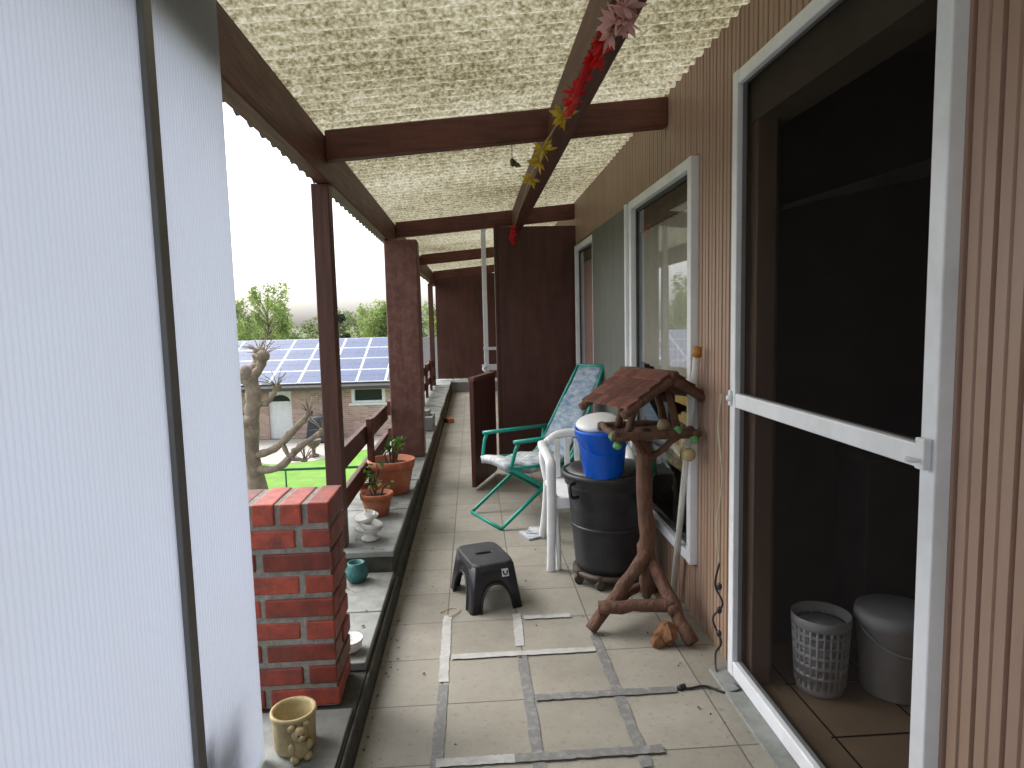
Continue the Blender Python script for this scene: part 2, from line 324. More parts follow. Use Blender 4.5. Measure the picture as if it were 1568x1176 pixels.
cur_m=mat('net_curtain',(.72,.68,.62),(.62,.58,.51),30,.9,.1,transl=.2)
pink_cur=mat('pink_curtain',(.60,.42,.37),(.5,.34,.30),30,.9,.1)
curtain('curtain',2.96,4.10,1.15,2.13,1.068,cur_m,amp=.008,parent=w1)
curtain('curtain',5.33,6.22,.4,2.1,1.072,pink_cur,parent=w2)
b=B(); b.box((1.19,2.95,.55),(1.45,4.2,.6)); b.make('windowsill',cream,w1)
yel=mat('yellow_fabric',(.60,.45,.16),(.5,.35,.1))
b=B(); b.box((1.10,2.96,.98),(1.17,3.5,1.13)); b.make('blind',yel,w1,bevel=.008)
b=B(); b.box((1.22,3.0,.6),(1.40,3.4,.95)); b.box((1.2,3.5,.6),(1.35,3.7,.9)); b.lathe([(.07,0),(.1,.1),(.06,.22),(.05,.25)],(1.3,3.9,.6),20); b.make('sill_boxes',yel,w1,bevel=.01)
sh=empty('shutter')
sm=mat('grey_green_paint',(.115,.125,.105),(.095,.10,.085),3,.45,.05,(2,2,.5))
b=B(); b.box((.985,4.14,.03),(1.02,5.28,2.14)); b.make('panel',sm,sh,bevel=.004)
b=B(); b.box((.975,4.104,.03),(1.025,4.138,2.15)); b.make('edge_frame',white_alu,sh,bevel=.003)

# ---------------------------------------------------------------- roof
def roofz(x): return 2.425+.09*(x+.75)
per=PER; n=int(15.6/per*8); v=[];f=[]; xs=[-1.0,-.6,0,.5,1.06]
for i in range(n+1):
    yy=-1.6+i*per/8
    for x in xs: v.append((x,yy,roofz(x)+.021*math.cos(2*math.pi*yy/per)+.004*math.sin(yy*1.7+x*2)))
K=len(xs)
for i in range(n):
    for k in range(K-1): f.append((i*K+k,i*K+k+1,(i+1)*K+k+1,(i+1)*K+k))
obj('corrugated_roof',v,f,roof_m,None,True)
b=B()
gm=mat('eave_flashing',(.045,.045,.055),(.025,.025,.03),10,.5)
yy=-1.5
while yy<13.8:
    b.tube([(-.97,yy,2.372),(-.86,yy,2.382)],[.038,.038],8); yy+=.17
b.box((-.965,-1.5,2.372),(-.87,13.8,2.395))
b.make('eave_flashing',gm)
def beam(name,a,c,m,bev=.006): 
    b=B(); b.box(a,c); return b.make(name,m,bevel=bev)
beam('wooden_eave_beam',(-.775,-1.5,2.17),(-.70,13.6,2.385),wood_y)
beam('wooden_purlin',(.41,-1.5,2.315),(.51,6.34,2.475),wood_y)
for yy in (3.38,6.42,9.5,12.6,.1):
    b=B(); h=.145; t=.075
    xl,xr=-.698,1.028
    zl,zr_=roofz(xl)-.024,roofz(xr)-.024
    b.hexa([(xl,yy,zl-h),(xr,yy,zr_-h),(xr,yy+t,zr_-h),(xl,yy+t,zl-h),(xl,yy,zl),(xr,yy,zr_),(xr,yy+t,zr_),(xl,yy+t,zl)])
    b.make('wooden_rafter',wood_x,bevel=.006)
beam('wooden_post',(-.80,3.47,.246),(-.71,3.56,2.168),wood_z)
beam('wooden_post',(-.80,12.4,.246),(-.71,12.5,2.168),wood_z)
beam('wooden_column',(-.74,5.80,.25),(-.455,6.02,2.168),col_wood,.012)
beam('wooden_post',(-.80,9.4,.246),(-.71,9.5,2.168),wood_z)
pt=empty('partition_panel'); b=B(); b.box((.245,6.35,.02),(1.025,6.39,2.34)); b.make('panel',panel_wood,pt,bevel=.004)
b=B(); b.box((.235,6.33,.0),(.26,6.41,2.35)); b.make('edge',panel_wood,pt,bevel=.003)
pt=empty('partition_panel'); b=B(); b.box((-.72,13.5,.28),(1.02,13.55,2.42)); b.make('panel',panel_wood,pt)
b=B(); b.box((-.7,13.40,.20),(1.02,13.49,.26)); b.make('sill',white_alu,pt); b=B(); b.box((-.7,13.42,0),(1.02,13.52,.198)); b.make('base',mortar_m,pt)
gt=empty('wooden_gate'); b=B()
ang=math.degrees(math.atan2(6.1-5.48,.205))
b.box((0,5.48,.03),(.655,5.52,.94),rot=rz(ang),piv=(0,5.48,0)); b.make('leaf',panel_wood,gt,bevel=.005)
b=B(); b.box((-.0,5.472,.94),(.655,5.528,.975),rot=rz(ang),piv=(0,5.48,0)); b.make('cap',col_wood,gt,bevel=.004)
wp=empty('white_metal_post'); b=B(); b.box((.115,6.44,0),(.16,6.48,2.36)); b.box((.11,6.43,1.16),(.24,6.445,1.19)); b.box((.09,6.43,.96),(.24,6.445,1.02)); b.tube([(.13,6.42,1.0),(.10,6.40,.98),(.12,6.38,.95)],.01); b.make('post',white_alu,wp,bevel=.003)
rl=empty('added_shade_boards'); b=B()
for (z0,z1) in ((.60,.73),(.36,.48)):
    b.box((-.80,3.57,z0),(-.765,5.80,z1)); b.box((-.80,6.03,z0),(-.765,9.39,z1)); b.box((-.80,9.51,z0),(-.765,12.39,z1))
for yy in (4.6,7.1,8.2,10.4,11.5): b.box((-.763,yy,.246),(-.72,yy+.07,.78))
b.make('boards',wood_y,rl,bevel=.004)
rl=empty('added_shade_boards'); b=B(); b.box((-.80,-1.2,.13),(-.765,1.80,.27)); b.box((-.80,-1.2,.30),(-.765,1.80,.42)); b.box((-.762,1.55,.12),(-.72,1.61,.45)); b.make('boards',wood_y,rl,bevel=.004)  # unseen boards added behind the sheet to darken its foot
ps=empty('polycarbonate_screen')
b=B(); b.box((-.690,-1.2,.125),(-.680,1.48,2.44)); b.box((-.690,1.53,.125),(-.680,1.95,2.44)); b.make('sheets',sheet_m,ps)
b=B(); b.box((-.700,1.484,.12),(-.668,1.526,2.44)); b.make('joint_profile',mat('grey_profile',(.19,.195,.20),(.15,.15,.155),4,.45),ps,bevel=.003)

# ---------------------------------------------------------------- brick pillar
bp_=empty('brick_pillar'); b=B(); X0,X1,Y0,Y1=-.86,-.505,2.215,2.455; z=.115; row=0; H=.064; J=.018
b2=B()
def brick(x0,y0,z0,x1,y1,z1):
    r=lambda:random.uniform(-.004,.004); dx,dy=r(),r()
    b.box((x0+dx,y0+dy,z0+r()*.4),(x1+dx,y1+dy,z1+r()*.4),rot=rz(random.uniform(-1,1)))
W=X1-X0; D=Y1-Y0
while z+H<.79:
    if row%2==0:
        brick(X0,Y0,z,X0+W*.28,Y1,z+H); brick(X0+W*.28+J,Y0,z,X1,Y0+D/2-J/2,z+H); brick(X0+W*.28+J,Y0+D/2+J/2,z,X1,Y1,z+H)
    else:
        brick(X0,Y0,z,X1-W*.28-J,Y0+D/2-J/2,z+H); brick(X0,Y0+D/2+J/2,z,X1-W*.28-J,Y1,z+H); brick(X1-W*.28,Y0,z,X1,Y1,z+H)
    z+=H+J; row+=1
top=z
n=4; w=(W-J*(n-1))/n
for i in range(n): brick(X0+i*(w+J),Y0,top,X0+i*(w+J)+w,Y1,top+H*1.15)
b.make('bricks',brick_m,bp_,bevel=.006)
b2.box((X0+.007,Y0+.006,.113),(X1-.007,Y1-.006,top+H*1.10)); b2.make('mortar',mortar_m,bp_)

# ---------------------------------------------------------------- pots
def pot_prof(r,h,lip=.015):
    return [(r*.68,0),(r*.72,.004),(r*.92,h*.72),(r*.93,h*.74),(r*.93+lip*.5,h*.75),(r+lip*.3,h*.99),(r,h),(r*.9,h),(r*.86,h*.88)]
def leaves(bb,c,n,R,size,mi=0,flat=.7,elong=1.6):
    for i in range(n):
        u=Vector(RN.normal(size=3)); u.normalize(); rr=R*random.random()**.4
        p=Vector(c)+Vector((u.x*rr,u.y*rr,u.z*rr*flat)); a=Vector(RN.normal(size=3)).normalized(); q=a.cross(Vector(RN.normal(size=3))).normalized(); s=size*random.uniform(.6,1.3)
        bb.add([p-a*s*elong*.5,p+q*s*.5,p+a*s*elong*.5,p-q*s*.5],[(0,1,2,3)],mi)
def plant_pot(c,r,h,n,R,sz,stems=5,hgt=.12):
    e=empty('potted_plant'); b=B(); b.lathe(pot_prof(r,h),c,36); b.make('pot',terra,e)
    b=B(); b.lathe([(r*.85,h*.86),(r*.5,h*.9),(.001,h*.91)],c,24,jit=.04); b.make('soil',soil,e)
    b=B(); tips=[]
    for k in range(stems):
        a=random.uniform(0,6.28); t=Vector((c[0]+R*math.cos(a)*random.uniform(.3,1),c[1]+R*math.sin(a)*random.uniform(.3,1),c[2]+h+hgt*random.uniform(.5,1.3)))
        s0=Vector((c[0]+r*.3*math.cos(a),c[1]+r*.3*math.sin(a),c[2]+h*.85)); mid=(s0+t)/2+Vector((random.uniform(-.03,.03),random.uniform(-.03,.03),.02))
        b.tube(smoothpath([s0,mid,t],4),[.006]*5+[.005,.004,.003,.003],6); tips.append(t)
    b.make('stems',log_m,e)
    b=B()
    for t in tips: leaves(b,t,n,.05,sz)
    b.make('leaves',leaf_m,e)
plant_pot((-.60,4.62,.247),.165,.24,9,.13,.028,7,.12)
plant_pot((-.63,4.08,.247),.10,.14,6,.07,.022,4,.06)
plant_pot((-.71,4.36,.247),.075,.12,5,.06,.025,4,.14)
e=empty('white_ceramic_planter'); b=B(); c=Vector((-.60,3.60,.247))
b.lathe([(.045,0),(.05,.01),(.03,.03),(.065,.06),(.075,.07),(.068,.07),(.05,.058)],c,28)
b.lathe([(.03,0),(.055,.02),(.070,.045),(.064,.05),(.04,.03)],c+Vector((-.005,-.01,.055)),28,R=ry(14))
b.lathe([(.03,0),(.05,.02),(.062,.045),(.056,.047),(.03,.03)],c+Vector((-.015,0,.095)),28,R=ry(-12)@rx(8))
b.lathe([(.02,0),(.036,.015),(.044,.035),(.038,.036),(.02,.02)],c+Vector((.0,-.01,.125)),24,R=ry(20))
b.make('body',white_cer,e)
e=empty('teal_ceramic_pot'); b=B(); b.lathe([(.03,0),(.045,.006),(.060,.035),(.058,.06),(.044,.085),(.044,.10),(.036,.10),(.036,.08)],(-.625,3.28,.137),32); b.make('body',teal_cer,e)
e=empty('ceramic_bowl'); b=B(); b.lathe([(.03,0),(.05,.01),(.06,.05),(.056,.052),(.045,.02)],(-.535,2.56,.137),30); b.make('body',white_cer,e)
e=empty('ceramic_animal_pot'); c=Vector((-.60,2.0,.114)); b=B()
b.lathe([(.054,0),(.061,.006),(.065,.02),(.066,.10),(.069,.112),(.072,.118),(.070,.128),(.063,.128),(.058,.118),(.057,.03),(.0,.028)],c,40)
d=Vector((.45,-.88,0)); sd=Vector((.88,.45,0)); q=c+d*.070
b.ball(q+Vector((0,0,.035)),.028,sz=1.2); b.ball(q+d*.006+Vector((0,0,.085)),.024,jit=.02); b.ball(q+d*.03+Vector((0,0,.08)),.010)
for s_ in (-1,1):
    b.ball(q+sd*.022*s_+Vector((0,0,.105)),.012); b.ball(q+sd*.025*s_+d*.01+Vector((0,0,.045)),.012,sz=1.5); b.ball(q+sd*.02*s_+d*.015+Vector((0,0,.012)),.014)
b.make('body',cream,e)
b=B()
for s_ in (-1,1): b.ball(q+sd*.008*s_+d*.029+Vector((0,0,.092)),.003)
b.make('eyes',black_pl,e)
e=empty('loose_brick'); b=B(); b.box((-.42,9.3,.0),(-.32,9.5,.06),rot=rz(20)); b.make('brick',terra,e,bevel=.005)
e=empty('concrete_block'); b=B(); b.box((-.70,7.2,.247),(-.46,7.6,.40)); b.box((-.68,7.3,.402),(-.5,7.5,.46)); b.make('block',stone,e,bevel=.008)
e=empty('fallen_leaves'); b=B()
for k in range(340):
    yy=random.uniform(2.0,9); x=random.choice([random.uniform(-.42,-.36),random.uniform(.75,1.0),random.uniform(-.42,1.0)]); s_=random.uniform(.003,.010); a=random.uniform(0,6.28); ca,sa=math.cos(a)*s_,math.sin(a)*s_
    b.add([(x-ca,yy-sa,.004),(x+sa*.6,yy-ca*.6,.007),(x+ca,yy+sa,.005),(x-sa*.6,yy+ca*.6,.009)],[(0,1,2,3)])
for k in range(80):
    yy=random.uniform(2.6,6); x=random.uniform(-.80,-.48); s_=random.uniform(.003,.012); a=random.uniform(0,6.28); ca,sa=math.cos(a)*s_,math.sin(a)*s_; zz=.139 if yy<3.4 else .250
    b.add([(x-ca,yy-sa,zz),(x+sa*.6,yy-ca*.6,zz+.003),(x+ca,yy+sa,zz+.001),(x-sa*.6,yy+ca*.6,zz+.005)],[(0,1,2,3)])
b.make('leaves',mat('dead_leaf',(.14,.08,.04),(.06,.04,.025),9,.9,0,island=.5),e)

# ---------------------------------------------------------------- step stool
ss=empty('step_stool'); C=Vector((.03,3.335,0)); R=rz(17)
def stool():
    hx0,hy0,hx1,hy1,h=.140,.20,.106,.163,.235
    bb=B()
    def P(u,side,z):
        t=z/h; hx=hx0+(hx1-hx0)*t; hy=hy0+(hy1-hy0)*t; cc=.10
        if abs(u)>1-cc:
            k=(abs(u)-(1-cc))/cc; inn=.018*k*k
        else: inn=0
        if side==0: p=Vector((u*hx,-hy+inn,z))
        elif side==1: p=Vector((hx-inn,u*hy,z))
        elif side==2: p=Vector((-u*hx,hy-inn,z))
        else: p=Vector((-hx+inn,-u*hy,z))
        return C+R@p
    for side in range(4):
        n=48; arch=.62; ah=.135 if side%2==0 else .15; v=[];f=[]
        for i in range(n+1):
            u=-1+2*i/n
            lo=0 if abs(u)>arch else ah*(1-(abs(u)/arch)**2.6)**.5
            for z in (lo,(lo+h)/2,h-.012): v.append(P(u*.985,side,z))
        for i in range(n):
            for k in (0,1): f.append((3*i+k,3*i+3+k,3*i+4+k,3*i+1+k))
        bb.add(v,f,0,True)
    o=bb.make('legs',black_pl,ss); sd_=o.modifiers.new('s','SOLIDIFY'); sd_.thickness=.012; sd_.offset=-1
    bb=B()
    for side in range(4):
        ah=.135 if side%2==0 else .15; pts=[]
        for i in range(31):
            u=-.62+1.24*i/30; z=ah*max(0,(1-(abs(u)/.62)**2.6))**.5; pts.append(P(u,side,z))
        bb.tube(pts,.006,6)
    bb.make('arch_rims',black_pl,ss)
    bb=B(); X,Y=.113,.170; N_=48; outer=[];inner=[]
    sq=lambda c,e:math.copysign(abs(c)**e,c)
    for i in range(N_):
        t=2*math.pi*i/N_; ct,st_=math.cos(t),math.sin(t)
        outer.append((X*sq(ct,.35),Y*sq(st_,.35))); inner.append((.045*sq(ct,.6),.015*sq(st_,.6)))
    v=[]; sc=lambda a:[(x*a,y_*a) for x,y_ in outer]
    rings=[(outer,h-.035,1),(outer,h-.014,1),(sc(.985),h-.005,1),(sc(.955),h,1),(sc(.90),h+.001,1),([(x*1.08,y_*1.2) for x,y_ in inner],h+.001,0),(inner,h-.002,0),(inner,h-.03,0)]
    for lst,z,_ in rings:
        for x,y_ in lst: v.append(C+R@Vector((x,y_,z)))
    base=len(bb.v)
    for k in range(len(rings)-1):
        f=[(k*N_+i,k*N_+(i+1)%N_,(k+1)*N_+(i+1)%N_,(k+1)*N_+i) for i in range(N_)]
        if k==0: bb.add(v,f,0,True)
        else:
            bb.f+=[tuple(i+base for i in q_) for q_ in f]; bb.mi+=[0]*len(f); bb.sm+=[k<4]*len(f)
    bb.make('top',mat('black_textured_plastic',(.020,.021,.025),(.030,.031,.035),120,.5,.4,dirt=(.07,.07,.07),dirt_scale=6,dirt_amt=.5),ss)
    bb=B(); v=[P(u,0,z)+R@Vector((0,-.006,0)) for u,z in ((.30,.165),(.62,.165),(.62,.205),(.30,.205))]; bb.add(v,[(0,1,2,3)]); bb.make('label',white_alu,ss)
    bb=B(); pts=[P(u,0,z)+R@Vector((0,-.008,0)) for u,z in ((.36,.195),(.40,.178),(.47,.173),(.53,.178),(.57,.195))]; bb.tube(pts,.004,6); bb.make('label_mark',black_pl,ss)
stool()

# ---------------------------------------------------------------- bin with dolly and bucket
bn=empty('garbage_bin'); c=(.725,3.50,0); b=B()
b.lathe([(.165,.075),(.178,.08),(.185,.12),(.222,.53),(.228,.55),(.238,.555),(.240,.58),(.252,.585),(.256,.615),(.247,.625),(.232,.625),(.228,.58),(.18,.10)],c,56)
b.tube(smoothpath([(.515,3.36,.58),(.485,3.31,.585),(.485,3.29,.55),(.495,3.31,.52),(.535,3.35,.51)],4),.009,8)
b.lathe([(.204,.31),(.209,.315),(.2095,.33),(.206,.335)],c,56)
b.make('body',black_pl,bn)
b=B(); b.lathe([(.17,.05),(.20,.052),(.20,.072),(.17,.074)],c,32)
for a in (200,245,290,335,110,60):
    a=math.radians(a); p=Vector((c[0]+.19*math.cos(a),c[1]+.19*math.sin(a),.027)); b.lathe([(.014,-.01),(.026,-.009),(.026,.009),(.014,.01)],p,16,R=rx(90)); b.box(p+Vector((-.012,-.012,.01)),p+Vector((.012,.012,.05)))
b.make('dolly',mat('dolly_rust',(.08,.055,.04),(.04,.03,.025)),bn)
b=B(); b.lathe([(.236,.585),(.235,.62),(.20,.645),(.12,.66),(.001,.665)],c,40,jit=.035); b.make('bag',black_pl,bn)
bu=empty('blue_bucket'); cc=Vector((.675,3.36,.625)); T=ry(-3)@rx(4); b=B()
b.lathe([(.100,0),(.104,.004),(.134,.235),(.140,.238),(.142,.258),(.136,.261),(.128,.24),(.096,.012),(0,.01)],cc,40,R=T,sm=True)
b.make('body',blue_pl,bu)
b=B(); b.tube([cc+T@Vector((.142*math.cos(t),-.12*math.sin(t),.24-.11*math.sin(t))) for t in np.linspace(0,math.pi,16)],.003,6); b.make('handle',blue_pl,bu)
b=B(); b.lathe([(.085,-.08),(.108,.0),(.113,.005),(.113,.018),(.104,.028),(.075,.038),(.035,.044),(.001,.045)],cc+Vector((-.025,.03,.262)),32,R=ry(-9)@rx(12)); b.make('white_tub',white_pl,bu)
e=empty('glass_jar'); b=B(); b.lathe([(.05,0),(.06,.01),(.06,.13),(.045,.15),(.045,.17),(.001,.17)],(.91,3.40,.60),24); b.make('body',mat('green_glass',(.05,.16,.10),(.03,.1,.06),4,.15,.02),e)
e=empty('cardboard_box'); b=B(); b.box((.86,3.82,0),(1.01,4.2,.5),rot=rz(5)); b.make('box',mat('dark_box',(.06,.06,.06),(.03,.03,.03)),e,bevel=.005)

# ---------------------------------------------------------------- white garden chair
gc=empty('plastic_garden_chair'); b=B(); cx=.665
xl,xr=.43,.90
for x,sg in ((xl,-1),(xr,1)):
    b.tube(smoothpath([(x+sg*.015,3.63,0),(x+sg*.005,3.65,.22),(x,3.66,.40),(x-sg*.0,3.67,.57),(x,3.70,.63),(x+sg*.01,3.82,.66),(x+sg*.01,3.98,.66),(x,4.12,.66)],5),[.026]*5+[.029]*10+[.031]*21,10,flat=.6)
    b.tube(smoothpath([(x-sg*.035,3.65,.0),(x-sg*.03,3.66,.25),(x-sg*.02,3.69,.44)],4),[.016]*9,8)
    b.tube(smoothpath([(x-sg*.0,4.22,0),(x-sg*.02,4.16,.22),(x-sg*.03,4.12,.42)],4),[.026]*9,10,flat=.7)
    b.tube(smoothpath([(x-sg*.03,4.10,.40),(x-sg*.0,4.13,.58),(x-sg*.04,4.16,.67)],4),[.024]*9,10,flat=.7)
b.box((xl+.01,3.67,.40),(xr-.01,4.12,.425)); b.box((xl+.01,3.655,.36),(xr-.01,3.675,.423))
b.tube(smoothpath([(xl+.04,4.16,.66),(cx-.12,4.18,.70),(cx,4.18,.71),(cx+.12,4.18,.70),(xr-.04,4.16,.66)],5),.028,10,flat=1)
for i in range(6):
    x=xl+.08+i*.064; b.box((x,4.11,.43),(x+.035,4.125,.68),rot=rx(-7),piv=(x,4.11,.43))
b.make('frame',white_pl,gc,bevel=.004)

# ---------------------------------------------------------------- folding chair
fc=empty('folding_chair'); O=Vector((.42,4.79,0)); F=Vector((-.9,-.43,0)).normalized(); Wd=Vector((.43,-.9,0)).normalized()
def q(s,w,z): return O+F*s+Wd*w+Vector((0,0,z))
b=B()
for w in (-.24,.24):
    b.tube(smoothpath([q(.40,w,0.01),q(.1,w,.22),q(-.20,w,.44),q(-.26,w,.60)],5),.013,8)
    b.tube([q(-.36,w*.92,0.01),q(.30,w*.92,.42)],.013,8)
    b.tube(smoothpath([q(.30,w*.92,.42),q(.27,w,.55),q(.24,w,.60)],4),.013,8)
    b.tube(smoothpath([q(-.14,w*.9,.36),q(-.30,w*.9,.62),q(-.55,w*.7,1.08)],5),.013,8)
    b.tube([q(-.2,w*.9,.40),q(.30,w*.92,.42)],.010,8)
    b.tube([q(-.28,w,.61),q(.28,w,.605)],[.020,.024],10,flat=.6)
for s_,z in ((.40,.012),(-.36,.012),(.30,.42),(-.55,1.08),(-.14,.36)): b.tube([q(s_,-.16 if z>1 else -.23,z),q(s_,.16 if z>1 else .23,z)],.012,8)
b.make('frame',green_tube,fc)
cush=mat('cushion_fabric',(.62,.63,.62),(.20,.24,.30),18,.9,.1,detail=2)
b=B(); v=[];f=[]; n=10
for i in range(n+1):
    t=i/n; s_=.33-.50*t
    for j in range(9):
        w=-.2+.4*j/8; v.append(q(s_,w,.44+.022*math.sin(math.pi*j/8)+.012*math.sin(t*12)-.02*math.sin(math.pi*t)))
for i in range(n):
    for j in range(8): f.append((i*9+j,i*9+j+1,i*9+j+10,i*9+j+9))
b.add(v,f,0,True); o=b.make('seat_cushion',cush,fc); md=o.modifiers.new('s','SOLIDIFY'); md.thickness=.055
b=B(); v=[];f=[]
for i in range(n+1):
    t=i/n; s_=-.15-.40*t; z=.40+.68*t
    for j in range(9):
        w=(-.2+.4*j/8)*(1-.28*t); v.append(q(s_,w,z+.01*math.sin(t*14)))
for i in range(n):
    for j in range(8): f.append((i*9+j,i*9+j+1,i*9+j+10,i*9+j+9))
b.add(v,f,0,True); o=b.make('back_sling',mat('blue_sling',(.10,.17,.27),(.34,.38,.42),12,.9,.1,(1,1,3),detail=2),fc); md=o.modifiers.new('s','SOLIDIFY'); md.thickness=.012
e=empty('paper_scrap'); b=B(); b.box((.30,4.20,.004),(.52,4.36,.016),rot=rz(20)); b.box((.34,4.24,.017),(.5,4.38,.024),rot=rz(-15)); b.make('paper',cush,e)

# ---------------------------------------------------------------- bird feeder
bf=empty('wooden_bird_feeder'); b=B()
def log(p0,p1,r,n=7,j=.012,taper=.9):
    p0=Vector(p0);p1=Vector(p1); pts=[p0.lerp(p1,i/n)+Vector([random.uniform(-j,j)*.5 for _ in range(3)])*(0 if i in(0,n) else 1) for i in range(n+1)]
    b.tube(pts,[r*(1+(taper-1)*i/n)*random.uniform(.93,1.07) for i in range(n+1)],10,jit=.05)
px,py=.80,2.98
log((px+.01,py,.14),(px-.02,py-.01,.93),.040,12)
log((px,py-.02,.34),(.505,2.86,.02),.033); log((px+.01,py-.02,.30),(.925,2.69,.02),.033); log((px-.01,py+.02,.36),(.86,3.20,.02),.030)
log((.545,2.86,.125),(.89,2.80,.145),.030); log((.87,2.76,.13),(.85,3.16,.13),.026); log((.56,2.88,.09),(.84,3.12,.13),.024)
tz=.905
for s_ in (-1,1):
    log((px-.20,py+.15*s_-.02,tz+.02),(px+.19,py+.15*s_-.02,tz+.025),.020); log((px+.18*s_,py-.19,tz+.025),(px+.18*s_,py+.15,tz+.025),.018)
for sx in (-1,1):
    for sy_ in (-1,1): log((px+.115*sx,py+.10*sy_-.02,tz+.02),(px+.075*sx,py+.10*sy_-.02,tz+.20),.019,4,.004)
log((px-.1,py-.14,tz+.01),(px+.02,py,tz-.13),.016,4); log((px+.12,py-.13,tz+.01),(px+.0,py,tz-.13),.016,4)
az=1.19; hz=1.055
Rz=rz(22)
def fp(x,y_,z): return Vector((px+.0,py-.03,0))+Rz@Vector((x,y_,0))+Vector((0,0,z))
for s_ in (-1,1):
    for yy in (-.17,.17): log(fp(.0,yy,az-.01),fp(.255*s_,yy,hz-.02),.022,5,.005)
log(fp(0,-.20,az+.006),fp(0,.20,az+.006),.020,5,.005)
b.make('logs',log_m,bf)
b=B(); b.box((px-.17,py-.16,tz),(px+.17,py+.12,tz+.018)); b.make('tray',log_m,bf,bevel=.003)
b=B(); shg=mat('roof_shingle',(.17,.06,.042),(.10,.038,.028),20,.85,.5,island=.4)
for s_ in (-1,1):
    for r_ in range(4):
        for k in range(7):
            t0=r_/4; t1=(r_+1.15)/4; y0=-.18+k*.0515; y1=y0+.049; dz=.012-.002*r_
            A=lambda t,yy,d: fp(.235*s_*t,yy,az+(hz-az)*t+d+.008)
            b.hexa([A(t0,y0,dz-.008),A(t1,y0,dz),A(t1,y1,dz),A(t0,y1,dz-.008),A(t0,y0,dz+.002),A(t1,y0,dz+.010),A(t1,y1,dz+.010),A(t0,y1,dz+.002)])
b.make('roof',shg,bf)
b=B(); gy=mat('green_yarn',(.16,.38,.14),(.08,.25,.08),50,.9,.5)
for p in ((px-.19,py-.16,tz+.02),(px+.17,py-.18,tz-.0),(px-.17,py-.16,tz-.02),(px+.1,py-.17,tz+.04)): b.ball(p,.020,jit=.15)
b.make('yarn',gy,bf)
b=B(); b.ball((px+.15,py-.17,tz-.07),.030,jit=.06); b.ball((px+.07,py-.05,tz+.045),.03,jit=.1); b.make('fat_ball',cream,bf)
e=empty('terracotta_shard'); b=B(); b.lathe([(.03,0),(.045,.02),(.05,.05),(.035,.08),(.015,.10)],(.82,2.74,.0),9,jit=.35,sm=False); b.lathe([(.02,0),(.03,.02),(.025,.04),(.01,.05)],(.775,2.71,.0),8,jit=.3,sm=False); b.make('shard',mat('orange_rot',(.28,.12,.05),(.09,.05,.025),25,.85,.6),e)
e=empty('broomstick'); b=B(); b.tube([(.985,3.17,.0),(.99,2.83,1.28)],.016,12); b.make('pole',mat('pole_white',(.66,.64,.60),(.55,.53,.49),10,.5),e); b=B(); b.tube([(.99,2.833,1.27),(.99,2.823,1.31)],.020,12); b.make('cap',mat('orange_cap',(.45,.2,.04)),e)
e=empty('electric_cable'); b=B()
b.tube(smoothpath([(.975,2.50,1.14),(.97,2.52,1.0),(.98,2.50,.8),(.97,2.53,.6),(.975,2.51,.45)],6),.004,6); b.make('rope',mat('rope',(.45,.40,.30)),e)
b=B(); b.tube(smoothpath([(.975,2.51,.45),(.965,2.53,.35),(.985,2.5,.28),(.96,2.54,.2),(.98,2.50,.12),(.965,2.52,.06),(.95,2.46,.008),(.98,2.40,.006),(.99,2.33,.016),(.93,2.33,.006),(.87,2.38,.006),(.80,2.37,.006),(.78,2.39,.006)],6),.0045,6)
b.tube([(.79,2.385,.009),(.76,2.37,.009)],.010,8)
for z in (.35,.25,.15): b.ball((.975,2.51,z),.011,sz=1.4)
b.make('cord',black_pl,e)
e=empty('twine'); b=B(); b.tube(smoothpath([(-.20,3.15,.004),(-.14,3.20,.004),(-.10,3.16,.004),(-.15,3.10,.008),(-.17,3.17,.004)],6),.002,5); b.make('string',cream,e)

# ---------------------------------------------------------------- garland
ga=empty('flower_garland'); cols={'y':mat('yellow_petal',(.66,.50,.06),(.52,.36,.04),transl=.3),'r':mat('red_petal',(.70,.02,.025),(.52,.01,.015),transl=.3),'p':mat('pink_petal',(.75,.50,.48),(.6,.33,.3),transl=.3)}
path=smoothpath([(.43,1.5,2.33),(.42,1.85,2.295),(.41,2.05,2.28),(.40,2.4,2.275),(.395,2.72,2.28),(.37,3.22,2.27),(.37,3.9,2.28),(.40,5.0,2.31),(.42,6.2,2.29)],8)
b=B(); b.tube(path,.0025,5); b.make('string',cream,ga)
def flower(bb,c,r,n=9):
    for k in range(n*2):
        d=Vector(RN.normal(size=3)).normalized(); s_=d.cross(Vector(RN.normal(size=3))).normalized()*r*.17; c=Vector(c); L_=r*random.uniform(.7,1.2)
        bb.add([c-s_*.4,c+d*L_*.6-s_,c+d*L_,c+d*L_*.6+s_,c+s_*.4],[(0,1,2,3,4)])
for key,pts in {'y':[(.37,3.9,2.27),(.37,3.22,2.26),(.395,2.72,2.27),(.37,3.45,2.26)],'r':[(.395,2.40,2.25),(.40,2.25,2.25),(.41,2.12,2.26),(.41,2.05,2.24),(.41,2.0,2.26),(.40,2.5,2.26),(.42,6.1,2.28),(.42,6.15,2.22)],'p':[(.42,1.86,2.26),(.43,1.80,2.27),(.42,1.93,2.26),(.44,1.83,2.25)]}.items():
    bb=B()
    for p in pts: flower(bb,p,{'y':.06,'r':.045,'p':.055}[key])
    if key=='r':
        bb.tube(smoothpath([(.40,2.15,2.27),(.375,2.25,2.20),(.39,2.38,2.21),(.38,2.5,2.20),(.40,2.62,2.26)],6),.013,6,flat=.3); bb.tube(smoothpath([(.42,6.25,2.30),(.40,6.25,2.22),(.43,6.25,2.16)],4),.02,6,flat=.2)
    bb.make('flowers_'+key,cols[key],ga)
